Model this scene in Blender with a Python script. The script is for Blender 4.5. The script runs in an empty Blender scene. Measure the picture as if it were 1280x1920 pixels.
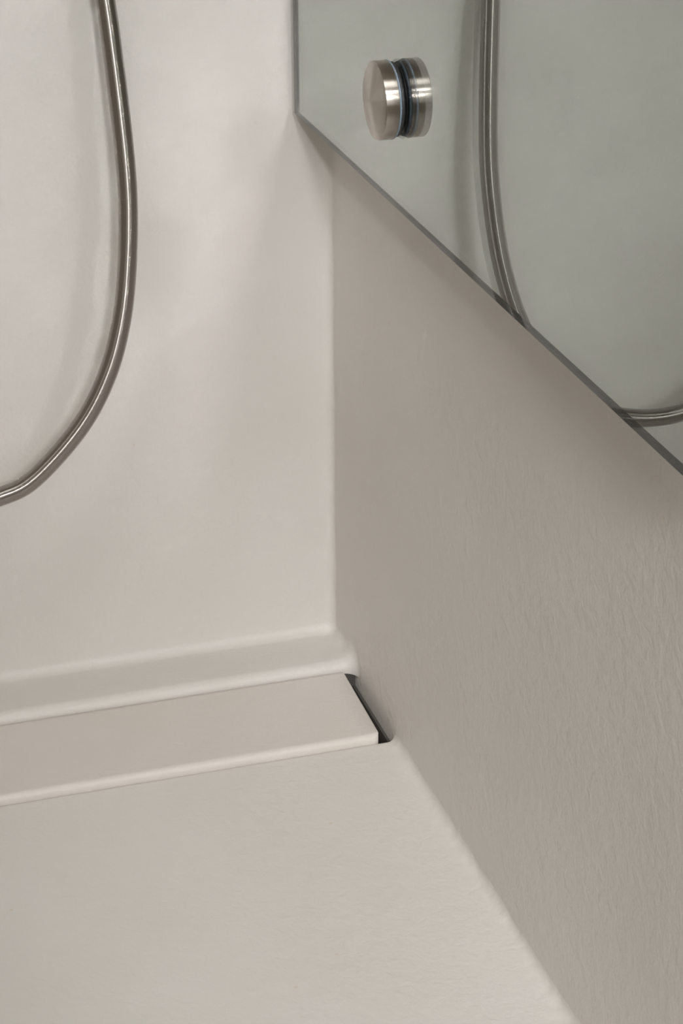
import bpy, bmesh, math, random
from mathutils import Vector, Matrix, noise

# ------------------------------------------------------------------ camera
scene = bpy.context.scene
coll = scene.collection
cam_data = bpy.data.cameras.new('camera')
cam = bpy.data.objects.new('camera', cam_data)
coll.objects.link(cam)
scene.camera = cam
PITCH, YAW, ROLL = 0.445945751, 0.294974550, 0.00582733
fwd = Vector((math.sin(YAW) * math.cos(PITCH), math.cos(YAW) * math.cos(PITCH), -math.sin(PITCH)))
rgt = Vector((math.cos(YAW), -math.sin(YAW), 0))
dwn = fwd.cross(rgt)
r2 = math.cos(ROLL) * rgt + math.sin(ROLL) * dwn
d2 = -math.sin(ROLL) * rgt + math.cos(ROLL) * dwn
cam.matrix_world = Matrix(((r2.x, -d2.x, -fwd.x, -0.460441), (r2.y, -d2.y, -fwd.y, -1.537975),
                           (r2.z, -d2.z, -fwd.z, 0.886504), (0, 0, 0, 1)))
cam_data.sensor_width = 36.0
cam_data.lens = 4197.0 / 1920.0 * 36.0
cam_data.clip_start = 0.01

# ------------------------------------------------------------------ world, lamps, exposure
world = bpy.data.worlds.new('world')
scene.world = world
world.use_nodes = True
bgn = world.node_tree.nodes['Background']
bgn.inputs['Color'].default_value = (1.0, 0.89, 0.71, 1)
bgn.inputs['Strength'].default_value = 0.25

def area_lamp(name, loc, target, size, power, color):
    l = bpy.data.lights.new(name, 'AREA')
    l.shape = 'DISK'
    l.size = size
    l.energy = power
    l.color = color
    o = bpy.data.objects.new(name, l)
    coll.objects.link(o)
    o.location = loc
    o.rotation_euler = (Vector(target) - Vector(loc)).to_track_quat('-Z', 'Y').to_euler()
    return o

AIM = Vector((-0.10, 0, 0.40))
def spot_lamp(name, aim, loc, power, radius, cone, blend, color):
    l = bpy.data.lights.new(name, 'SPOT')
    l.energy, l.color, l.shadow_soft_size = power, color, radius
    l.spot_size, l.spot_blend = math.radians(cone), blend
    o = bpy.data.objects.new(name, l)
    coll.objects.link(o)
    o.location = loc
    o.rotation_euler = (Vector(aim) - o.location).to_track_quat('-Z', 'Y').to_euler()
    return o
area_lamp('front_fill', AIM + 3.0 * Vector((-0.15, -1, 0.28)), AIM, 1.5, 6.0, (1.0, 1.0, 1.01))  # added broad soft fill from the front, no window behind it
spot_lamp('ceiling_spotlight', (0.20, -0.30, 0.08), (-0.648, -1.102, 1.95), 39.0, 0.34, 40, 1.0, (1.0, 0.99, 0.97))
# spotlights: one pooled on the corner, one on the mirror, between them an added fill
spot_lamp('corner_spotlight', (0.14, -0.30, -0.12), (-0.33, -2.60, 1.42), 134.0, 0.15, 30, 1.0, (1.0, 1.0, 1.0))
spot_lamp('left_wall_fill', (-0.29, 0.0, 0.52), (-0.37, -2.62, 1.42), 104.0, 0.13, 15.5, 1.0, (1.0, 1.0, 1.0))  # added fill to brighten the upper left of the back wall
spot_lamp('mirror_spotlight', (-0.03, -0.39, 0.69), (-0.923, -2.29, 2.02), 85.0, 0.10, 9.0, 0.45, (1.0, 1.0, 1.0))
scene.cycles.sample_clamp_indirect = 0.0
scene.cycles.blur_glossy = 0.0

vs = scene.view_settings
vs.view_transform = 'Standard'
vs.look = 'None'
vs.exposure = 0.03
vs.gamma = 1.0
vs.use_curve_mapping = False

# ------------------------------------------------------------------ helpers
def obj(name, bm, mat, parent=None, smooth=True, mats=None):
    me = bpy.data.meshes.new(name)
    bm.normal_update()
    bm.to_mesh(me)
    bm.free()
    for m in (mats or [mat]):
        me.materials.append(m)
    if smooth:
        for p in me.polygons:
            p.use_smooth = True
    o = bpy.data.objects.new(name, me)
    coll.objects.link(o)
    if parent:
        o.parent = parent
    return o

def tag(o, label=None, cat=None, group=None, kind=None):
    if label: o['label'] = label
    if cat: o['category'] = cat
    if group: o['group'] = group
    if kind: o['kind'] = kind
    return o

def new_mat(name):
    m = bpy.data.materials.new(name)
    m.use_nodes = True
    nt = m.node_tree
    return m, nt, nt.nodes['Principled BSDF']

def plaster(name, col, rough=0.5, bump=0.42, fine=330.0):
    m, nt, b = new_mat(name)
    N, L = nt.nodes, nt.links
    tc = N.new('ShaderNodeTexCoord')
    # faint cloudy tone of the trowelled coat
    n0 = N.new('ShaderNodeTexNoise'); n0.inputs['Scale'].default_value = 7.0; n0.inputs['Detail'].default_value = 3
    L.new(tc.outputs['Object'], n0.inputs['Vector'])
    cr = N.new('ShaderNodeValToRGB')
    cr.color_ramp.elements[0].position = 0.3; cr.color_ramp.elements[1].position = 0.7
    cr.color_ramp.elements[0].color = (col[0] * 0.975, col[1] * 0.97, col[2] * 0.96, 1)
    cr.color_ramp.elements[1].color = (min(col[0] * 1.02, 1), min(col[1] * 1.02, 1), min(col[2] * 1.025, 1), 1)
    L.new(n0.outputs['Fac'], cr.inputs['Fac'])
    # a few tiny ochre specks
    vo = N.new('ShaderNodeTexVoronoi'); vo.inputs['Scale'].default_value = 26.0
    L.new(tc.outputs['Object'], vo.inputs['Vector'])
    lt = N.new('ShaderNodeMath'); lt.operation = 'LESS_THAN'; lt.inputs[1].default_value = 0.035
    L.new(vo.outputs['Distance'], lt.inputs[0])
    sep = N.new('ShaderNodeSeparateColor'); L.new(vo.outputs['Color'], sep.inputs[0])
    g = N.new('ShaderNodeMath'); g.operation = 'GREATER_THAN'; g.inputs[1].default_value = 0.72
    L.new(sep.outputs[0], g.inputs[0])
    mu = N.new('ShaderNodeMath'); mu.operation = 'MULTIPLY'
    L.new(lt.outputs[0], mu.inputs[0]); L.new(g.outputs[0], mu.inputs[1])
    mu2 = N.new('ShaderNodeMath'); mu2.operation = 'MULTIPLY'; mu2.inputs[1].default_value = 0.35
    L.new(mu.outputs[0], mu2.inputs[0])
    mx = N.new('ShaderNodeMix'); mx.data_type = 'RGBA'
    L.new(mu2.outputs[0], mx.inputs['Factor']); L.new(cr.outputs['Color'], mx.inputs['A'])
    mx.inputs['B'].default_value = (col[0] * 0.85, col[1] * 0.72, col[2] * 0.5, 1)
    L.new(mx.outputs['Result'], b.inputs['Base Color'])
    b.inputs['Roughness'].default_value = rough
    b.inputs['Specular IOR Level'].default_value = 0.4
    # relief: fine orange-peel grain over soft trowel waves
    n1 = N.new('ShaderNodeTexNoise'); n1.inputs['Scale'].default_value = fine; n1.inputs['Detail'].default_value = 2
    L.new(tc.outputs['Object'], n1.inputs['Vector'])
    n2 = N.new('ShaderNodeTexNoise'); n2.inputs['Scale'].default_value = 90; n2.inputs['Detail'].default_value = 4
    n2.inputs['Distortion'].default_value = 0.6
    L.new(tc.outputs['Object'], n2.inputs['Vector'])
    b1 = N.new('ShaderNodeBump'); b1.inputs['Strength'].default_value = bump; b1.inputs['Distance'].default_value = 0.0006
    b2 = N.new('ShaderNodeBump'); b2.inputs['Strength'].default_value = bump; b2.inputs['Distance'].default_value = 0.0016
    L.new(n1.outputs['Fac'], b1.inputs['Height']); L.new(n2.outputs['Fac'], b2.inputs['Height'])
    L.new(b1.outputs['Normal'], b2.inputs['Normal'])
    L.new(b2.outputs['Normal'], b.inputs['Normal'])
    return m

COAT = (0.680, 0.658, 0.632)
M_wall = plaster('wall_plaster', COAT)
M_floor = plaster('floor_plaster', (0.71, 0.688, 0.66), rough=0.5, bump=0.40, fine=260)
M_cover = plaster('cover_coating', (0.69, 0.65, 0.617), rough=0.5, bump=0.4, fine=420)
M_pit, nt, b = new_mat('shaded_drain_body'); b.inputs['Base Color'].default_value = (0.085, 0.078, 0.072, 1); b.inputs['Roughness'].default_value = 0.6  # dark tone puts the shade of the slit into the channel's colour

def brushed(name, col, rough):
    m, nt, b = new_mat(name)
    b.inputs['Base Color'].default_value = (*col, 1)
    b.inputs['Metallic'].default_value = 1.0
    b.inputs['Roughness'].default_value = rough
    N, L = nt.nodes, nt.links
    b.inputs['Anisotropic'].default_value = 0.92
    tg = N.new('ShaderNodeTangent'); tg.direction_type = 'RADIAL'; tg.axis = 'X'
    b.inputs['Anisotropic Rotation'].default_value = 0.25
    L.new(tg.outputs['Tangent'], b.inputs['Tangent'])
    tc = N.new('ShaderNodeTexCoord')
    n = N.new('ShaderNodeTexNoise'); n.inputs['Scale'].default_value = 900
    mp = N.new('ShaderNodeMapping'); mp.inputs['Scale'].default_value = (1, 0.1, 0.1)
    L.new(tc.outputs['Object'], mp.inputs['Vector']); L.new(mp.outputs['Vector'], n.inputs['Vector'])
    mr = N.new('ShaderNodeMapRange'); mr.inputs['To Min'].default_value = rough * 0.8; mr.inputs['To Max'].default_value = rough * 1.25
    L.new(n.outputs['Fac'], mr.inputs['Value']); L.new(mr.outputs['Result'], b.inputs['Roughness'])
    return m

M_steel = brushed('brushed_steel', (0.50, 0.455, 0.415), 0.30)
M_rubber, nt, b = new_mat('black_rubber'); b.inputs['Base Color'].default_value = (0.02, 0.021, 0.022, 1); b.inputs['Roughness'].default_value = 0.5
M_washer, nt, b = new_mat('clear_washer'); b.inputs['Base Color'].default_value = (0.20, 0.25, 0.31, 1); b.inputs['Roughness'].default_value = 0.25

# mirror glass: clear front, silvered back, ground edges
M_glass, nt, b = new_mat('mirror_glass_front')
b.inputs['Base Color'].default_value = (1, 1, 1, 1); b.inputs['Roughness'].default_value = 0.0
b.inputs['Transmission Weight'].default_value = 1.0; b.inputs['IOR'].default_value = 1.52
M_silver, nt, b = new_mat('mirror_silvering')
b.inputs['Base Color'].default_value = (0.53, 0.56, 0.54, 1); b.inputs['Metallic'].default_value = 1.0; b.inputs['Roughness'].default_value = 0.0
M_edge, nt, b = new_mat('ground_glass_edge')
b.inputs['Base Color'].default_value = (0.085, 0.085, 0.078, 1); b.inputs['Roughness'].default_value = 0.35
M_edge2, nt, b = new_mat('polished_glass_edge')
b.inputs['Base Color'].default_value = (0.55, 0.55, 0.52, 1); b.inputs['Roughness'].default_value = 0.3

# hose: ribbed steel under a clear sleeve
M_hose, nt, b = new_mat('hose_steel')
N, L = nt.nodes, nt.links
b.inputs['Base Color'].default_value = (0.36, 0.335, 0.31, 1); b.inputs['Metallic'].default_value = 1.0
b.inputs['Roughness'].default_value = 0.32; b.inputs['Anisotropic'].default_value = 1.0
b.inputs['Coat Weight'].default_value = 0.5; b.inputs['Coat Roughness'].default_value = 0.08; b.inputs['Coat IOR'].default_value = 1.48
uv = N.new('ShaderNodeUVMap'); uv.uv_map = 'uv'
b.inputs['Anisotropic Rotation'].default_value = 0.25
tg = N.new('ShaderNodeTangent'); tg.direction_type = 'UV_MAP'; tg.uv_map = 'uv'; L.new(tg.outputs['Tangent'], b.inputs['Tangent'])
sp = N.new('ShaderNodeSeparateXYZ'); L.new(uv.outputs['UV'], sp.inputs[0])
mm = N.new('ShaderNodeMath'); mm.operation = 'MULTIPLY'; mm.inputs[1].default_value = 2 * math.pi / 0.0012
L.new(sp.outputs['Y'], mm.inputs[0])
sn = N.new('ShaderNodeMath'); sn.operation = 'SINE'; L.new(mm.outputs[0], sn.inputs[0])
nz = N.new('ShaderNodeTexNoise'); nz.inputs['Scale'].default_value = 700
tc = N.new('ShaderNodeTexCoord'); L.new(tc.outputs['Object'], nz.inputs['Vector'])
ad = N.new('ShaderNodeMath'); ad.operation = 'MULTIPLY_ADD'; ad.inputs[1].default_value = 2.0
L.new(nz.outputs['Fac'], ad.inputs[0]); L.new(sn.outputs[0], ad.inputs[2])
bp = N.new('ShaderNodeBump'); bp.inputs['Strength'].default_value = 0.10; bp.inputs['Distance'].default_value = 0.0002
L.new(ad.outputs[0], bp.inputs['Height']); L.new(bp.outputs['Normal'], b.inputs['Normal'])

# ------------------------------------------------------------------ shell: coves follow each profile along the right wall
def nz1(t, s=0.0):
    return noise.noise(Vector((t, s, 0.37)))

def coved_sheet(name, prof, mat, seed, x_left=-1.5, r0=0.0078, wob=0.42, kind='structure'):
    """prof: list of (y, z). The sheet runs from x_left to the right wall (x = 0) and turns up against it in a hand-drawn cove."""
    P = [Vector((0, y, z)) for y, z in prof]
    n = len(P)
    nor = []
    arc = [0.0]
    for i in range(1, n):
        arc.append(arc[-1] + (P[i] - P[i - 1]).length)
    for i in range(n):
        t = (P[min(i + 1, n - 1)] - P[max(i - 1, 0)]).normalized()
        nor.append(Vector((0, -t.z, t.y)) * -1.0)
    bm = bmesh.new()
    grid = []
    NA = 12
    for i in range(n):
        u = P[i].z - P[i].y                                 # runs on unbroken from one sheet to the next
        rb = r0(P[i].y, P[i].z) if callable(r0) else r0
        r = rb * (1 + wob * (nz1(u * 28, seed) + 0.6 * nz1(u * 95, seed + 3) + 0.35 * nz1(u * 260, seed + 7)))
        xs = [(x_left, 0), (-0.9, 0), (-0.5, 0), (-0.3, 0), (-0.2, 0), (-0.12, 0), (-0.07, 0), (-0.04, 0), (-0.025, 0), (-0.016, 0)]
        for k in range(NA + 1):
            th = math.radians(88) * k / NA
            xs.append((-r + r * math.sin(th), r * (1 - math.cos(th))))
        row = []
        for x, h in xs:
            row.append(bm.verts.new(Vector((x, P[i].y, P[i].z)) + nor[i] * h))
        grid.append(row)
    for i in range(n - 1):
        for j in range(len(grid[0]) - 1):
            bm.faces.new((grid[i][j], grid[i + 1][j], grid[i + 1][j + 1], grid[i][j + 1]))
    o = obj(name, bm, mat)
    o['kind'] = kind
    return o

def lin(a, b, n):
    return [tuple(a[k] + (b[k] - a[k]) * i / n for k in range(2)) for i in range(n + 1)]

def arc_pts(cy, cz, r, a0, a1, n):
    return [(cy + r * math.cos(math.radians(a0 + (a1 - a0) * i / n)), cz + r * math.sin(math.radians(a0 + (a1 - a0) * i / n))) for i in range(n + 1)]

def back_cove(y, z):
    t = min(max(-y / 0.045, 0.0), 1.0)
    return 0.0066 + 0.0036 * t

# back wall (top to bottom, faces -y)
Z_LEDGE, R_IN = 0.0130, 0.0080
wall_back = coved_sheet('wall_back', lin((0, 2.2), (0, 0.8), 20)[:-1] + lin((0, 0.8), (0, Z_LEDGE + R_IN), 150), M_wall, 1.0, r0=back_cove, wob=0.36)
# plinth between wall and drain: hollow cove, ledge, rounded lip
Y_LIP = -0.0575
R_LIP = 0.0075
pr = arc_pts(-R_IN, Z_LEDGE + R_IN, R_IN, 0, -90, 12)
pr += [(-0.008 - 0.0412 * k / 10, Z_LEDGE + 0.0016 * math.sin(math.pi * 0.5 * (k / 10) ** 1.5)) for k in range(1, 11)]
pr += arc_pts(Y_LIP + R_LIP, Z_LEDGE + 0.0016 - R_LIP, R_LIP, 90, 180, 10)[1:]
pr += [(Y_LIP, 0.0045)]
base_back = coved_sheet('baseboard_back', pr, M_wall, 1.0, r0=back_cove, wob=0.36)
# floor: edge of the drain slot, then forward under the camera
Y_FL = -0.1590
pr = [(Y_FL, -0.024), (Y_FL, -0.010), (Y_FL, -0.0012), (Y_FL - 0.0005, -0.0003), (Y_FL - 0.0015, 0)]
pr += lin((Y_FL - 0.004, 0), (-0.60, 0), 110) + lin((-0.62, 0), (-1.9, 0), 12)
floor = coved_sheet('floor', pr, M_floor, 9.0, r0=0.0072, wob=0.36)

# right wall: one slightly uneven sheet
bm = bmesh.new()
ys = [0.0, -0.02, -0.05, -0.1, -0.2, -0.4, -0.7, -1.1, -1.5, -1.9]
zs = [-0.026, 0.0, 0.02, 0.1, 0.3, 0.6, 1.0, 1.6, 2.2]
g = [[bm.verts.new((0, y, z)) for z in zs] for y in ys]
for i in range(len(ys) - 1):
    for j in range(len(zs) - 1):
        bm.faces.new((g[i][j], g[i][j + 1], g[i + 1][j + 1], g[i + 1][j]))
wall_right = obj('wall_right', bm, M_wall)
wall_right['kind'] = 'structure'

# drain channel set in the floor (seen only through the slit at the end of its cover)
bm = bmesh.new()
x0, x1, y0, y1, zb, zt = -1.5, 0.0, Y_LIP, Y_FL, -0.026, -0.004
v = [bm.verts.new(p) for p in ((x0, y0, zb), (x1, y0, zb), (x1, y1, zb), (x0, y1, zb),
                               (x0, y0, zb - 0.004), (x1, y0, zb - 0.004), (x1, y1, zb - 0.004), (x0, y1, zb - 0.004))]
for f in ((0, 1, 2, 3), (7, 6, 5, 4), (0, 4, 5, 1), (1, 5, 6, 2), (2, 6, 7, 3), (3, 7, 4, 0)):
    bm.faces.new([v[k] for k in f])
xa, xb, zt2 = -0.0022, 0.0005, -0.0075  # dark back and end plates added to stand for shade in the slit
v = [bm.verts.new(p) for p in ((x0, y0, zb), (x1, y0, zb), (x1, y0 + 0.004, zb), (x0, y0 + 0.004, zb), (x0, y0, 0.0042), (x1, y0, 0.0042), (x1, y0 + 0.004, 0.0042), (x0, y0 + 0.004, 0.0042))]
for f in ((3, 2, 1, 0), (4, 5, 6, 7), (0, 1, 5, 4), (1, 2, 6, 5), (2, 3, 7, 6), (3, 0, 4, 7)):
    bm.faces.new([v[k] for k in f])
v = [bm.verts.new(p) for p in ((xa, y0, zb), (xb, y0, zb), (xb, y1, zb), (xa, y1, zb), (xa, y0, zt2), (xb, y0, zt2), (xb, y1, zt2), (xa, y1, zt2))]
for f in ((3, 2, 1, 0), (4, 5, 6, 7), (0, 1, 5, 4), (1, 2, 6, 5), (2, 3, 7, 6), (3, 0, 4, 7)):
    bm.faces.new([v[k] for k in f])
channel = obj('drain_channel', bm, M_pit, parent=floor, smooth=False)

# ------------------------------------------------------------------ drain cover: long folded plate with rounded front edge
Z_TOP = 0.0070
YB, YF = Y_LIP - 0.0007, Y_FL + 0.0007
def cover_section(zoff=0):
    r = 0.0045
    s = [(YB, -0.022), (YB, Z_TOP - 0.0008), (YB - 0.0008, Z_TOP)]
    s += lin((YB - 0.004, Z_TOP), (YF + r + 0.003, Z_TOP), 6)
    s += arc_pts(YF + r, Z_TOP - r, r, 90, 180, 8)
    s += [(YF, -0.004), (YF, -0.022)]
    return s
bm = bmesh.new()
sec = cover_section()
XR_B, XR_F = -0.0102, -0.0120
RC = 0.005
def x_end(y):
    t = (y - YB) / (YF - YB)
    x = XR_B + (XR_F - XR_B) * t
    d = y - YF                      # rounded front corner in plan
    if d < RC:
        x -= RC - math.sqrt(max(RC * RC - (RC - d) ** 2, 0))
    return x
rows = []
xs_c = [-1.45, -1.0, -0.6, -0.35, -0.2, -0.1, -0.05, -0.025]
for (y, z) in sec:
    xe = x_end(y)
    rows.append([bm.verts.new((x, y, z)) for x in xs_c] + [bm.verts.new((xe - 0.0006, y, z)), bm.verts.new((xe, y, z - 0.0005)), bm.verts.new((xe, y, -0.022))])
for i in range(len(rows) - 1):
    for j in range(len(rows[0]) - 1):
        try:
            bm.faces.new((rows[i][j], rows[i + 1][j], rows[i + 1][j + 1], rows[i][j + 1]))
        except ValueError:
            pass
cover = obj('drain_cover', bm, M_cover)
tag(cover, 'long beige coated linear drain cover lying along the foot of the back wall', 'drain cover')

# ------------------------------------------------------------------ wall mirror on steel stand-off fixing
XM, TH = -0.030, 0.0085
mirror = bpy.data.objects.new('wall_mirror', None)
coll.objects.link(mirror)
mirror.location = (0, -0.238, 0.4483)
tag(mirror, 'grey tinted frameless wall mirror held off the right wall by a round brushed steel fixing', 'mirror')
MO = mirror.location.copy()
bm = bmesh.new()
ya, yb, za, zb2 = -0.010, -0.72, 0.4483, 1.35
P = [(XM, ya, za), (XM, yb, za), (XM, yb, zb2), (XM, ya, zb2), (XM + TH, ya, za), (XM + TH, yb, za), (XM + TH, yb, zb2), (XM + TH, ya, zb2)]
v = [bm.verts.new(Vector(p) - MO) for p in P]
for f, mi in (((3, 2, 1, 0), 0), ((4, 5, 6, 7), 1), ((0, 1, 5, 4), 2), ((1, 2, 6, 5), 2), ((2, 3, 7, 6), 2), ((3, 0, 4, 7), 3)):
    bm.faces.new([v[k] for k in f]).material_index = mi
bmesh.ops.recalc_face_normals(bm, faces=bm.faces)
glass = obj('mirror_panel', bm, None, mirror, smooth=False, mats=[M_glass, M_silver, M_edge, M_edge2])

def lathe_x(prof, seg=96):
    """prof: list of (x, r) turned about the x axis"""
    bm = bmesh.new()
    rings = []
    for x, r in prof:
        if r < 1e-7:
            rings.append([bm.verts.new((x, 0, 0))])
        else:
            rings.append([bm.verts.new((x, r * math.cos(2 * math.pi * k / seg), r * math.sin(2 * math.pi * k / seg))) for k in range(seg)])
    for a, b_ in zip(rings[:-1], rings[1:]):
        for k in range(seg):
            k2 = (k + 1) % seg
            if len(a) == 1 and len(b_) == 1: continue
            if len(a) == 1: bm.faces.new((a[0], b_[k], b_[k2]))
            elif len(b_) == 1: bm.faces.new((a[k], b_[0], a[k2]))
            else: bm.faces.new((a[k], b_[k], b_[k2], a[k2]))
    bmesh.ops.recalc_face_normals(bm, faces=bm.faces)
    return bm

FY, FZ = -0.2384, 0.5170
def fix(name, prof, mat, parent, label=None):
    o = obj(name, lathe_x(prof), mat, parent)
    if parent is mirror:
        o.location = (0, FY - MO.y, FZ - MO.z)
    if label: o['label'] = label
    return o
RCAP = 0.0245
xg = XM
cap_prof = [(xg - 0.0036, 0.0), (xg - 0.0036, RCAP - 0.0006), (xg - 0.0038, RCAP - 0.0002), (xg - 0.0042, RCAP), (xg - 0.008, RCAP), (xg - 0.0122, RCAP), (xg - 0.0126, RCAP - 0.0002), (xg - 0.0128, RCAP - 0.0006)]
for k in range(1, 13):                                     # shallow domed face
    r = (RCAP - 0.0006) * (1 - k / 12)
    cap_prof.append((xg - 0.0128 - 0.0030 * (1 - (r / RCAP) ** 2), r))
cap = fix('fixing_cap', cap_prof, M_steel, mirror, 'round brushed steel cap of the mirror fixing')
fix('clear_washer', [(xg - 0.0024, 0.0), (xg - 0.0024, RCAP - 0.0004), (xg - 0.0035, RCAP + 0.0002), (xg - 0.0035, 0.0)], M_washer, cap)
fix('rubber_gasket', [(xg - 0.0001, 0.0), (xg - 0.0001, RCAP - 0.0012), (xg - 0.0023, RCAP - 0.0012), (xg - 0.0023, 0.0)], M_rubber, cap)
fix('standoff_barrel', [(0.0, 0.0), (0.0, 0.012), (XM + TH + 0.0002, 0.012), (XM + TH + 0.0002, 0.0)], M_steel, mirror)

# ------------------------------------------------------------------ shower hose hanging in a loop before the back wall
pts = [(-420, 2, 640), (-420, -18, 638), (-421, -30, 620), (-421, -36, 560), (-419, -42, 470), (-414, -48, 380), (-402, -54, 300), (-382, -59, 245), (-355, -62, 211), (-325, -63, 196.3), (-297, -63, 194.3),
       (-270.3, -62.9, 199.3), (-245.5, -62.6, 208.9), (-208.3, -61.3, 245.6), (-186.1, -60.1, 283.8), (-173.5, -56.8, 322.0), (-166.7, -51.9, 359.7),
       (-162.9, -46.9, 401.0), (-162.6, -43.0, 434.8), (-163.9, -38.3, 471.8), (-165.8, -33.6, 508.0), (-168.2, -28.8, 543.8), (-174, -23, 600), (-181, -18, 660), (-190, -14, 740), (-200, -12, 860)]
ctl = [Vector(p) / 1000 for p in pts]
def catmull(p0, p1, p2, p3, t):
    return 0.5 * ((2 * p1) + (p2 - p0) * t + (2 * p0 - 5 * p1 + 4 * p2 - p3) * t * t + (3 * p1 - p0 - 3 * p2 + p3) * t ** 3)
path = []
for i in range(len(ctl) - 1):
    a, b1, c, d = ctl[max(i - 1, 0)], ctl[i], ctl[i + 1], ctl[min(i + 2, len(ctl) - 1)]
    for k in range(12):
        path.append(catmull(a, b1, c, d, k / 12))
path.append(ctl[-1])
for _ in range(10):                                        # even out the bend
    path = [path[0]] + [path[i] * 0.5 + (path[i - 1] + path[i + 1]) * 0.25 for i in range(1, len(path) - 1)] + [path[-1]]
bm = bmesh.new()
uvl = bm.loops.layers.uv.new('uv')
SEG, RH = 40, 0.0070
rings = []
s_len = [0.0]
up = Vector((0, 1, 0))
for i, p in enumerate(path):
    t = (path[min(i + 1, len(path) - 1)] - path[max(i - 1, 0)]).normalized()
    side = t.cross(up)
    side = side.normalized() if side.length > 1e-4 else Vector((1, 0, 0))
    nn = side.cross(t).normalized()
    up = nn
    rings.append([bm.verts.new(p + RH * (math.cos(2 * math.pi * k / SEG) * side + math.sin(2 * math.pi * k / SEG) * nn)) for k in range(SEG)])
    if i: s_len.append(s_len[-1] + (p - path[i - 1]).length)
for i in range(len(rings) - 1):
    for k in range(SEG):
        k2 = (k + 1) % SEG
        f = bm.faces.new((rings[i][k], rings[i][k2], rings[i + 1][k2], rings[i + 1][k]))
        uvs = ((k / SEG, s_len[i]), ((k + 1) / SEG, s_len[i]), ((k + 1) / SEG, s_len[i + 1]), (k / SEG, s_len[i + 1]))
        for lp, u in zip(f.loops, uvs): lp[uvl].uv = u
bm.faces.new(rings[0]); bm.faces.new(list(reversed(rings[-1])))
bmesh.ops.recalc_face_normals(bm, faces=bm.faces)
hose = obj('shower_hose', bm, M_hose)
tag(hose, 'silver grey flexible shower hose hanging in a loop in front of the back wall', 'hose')
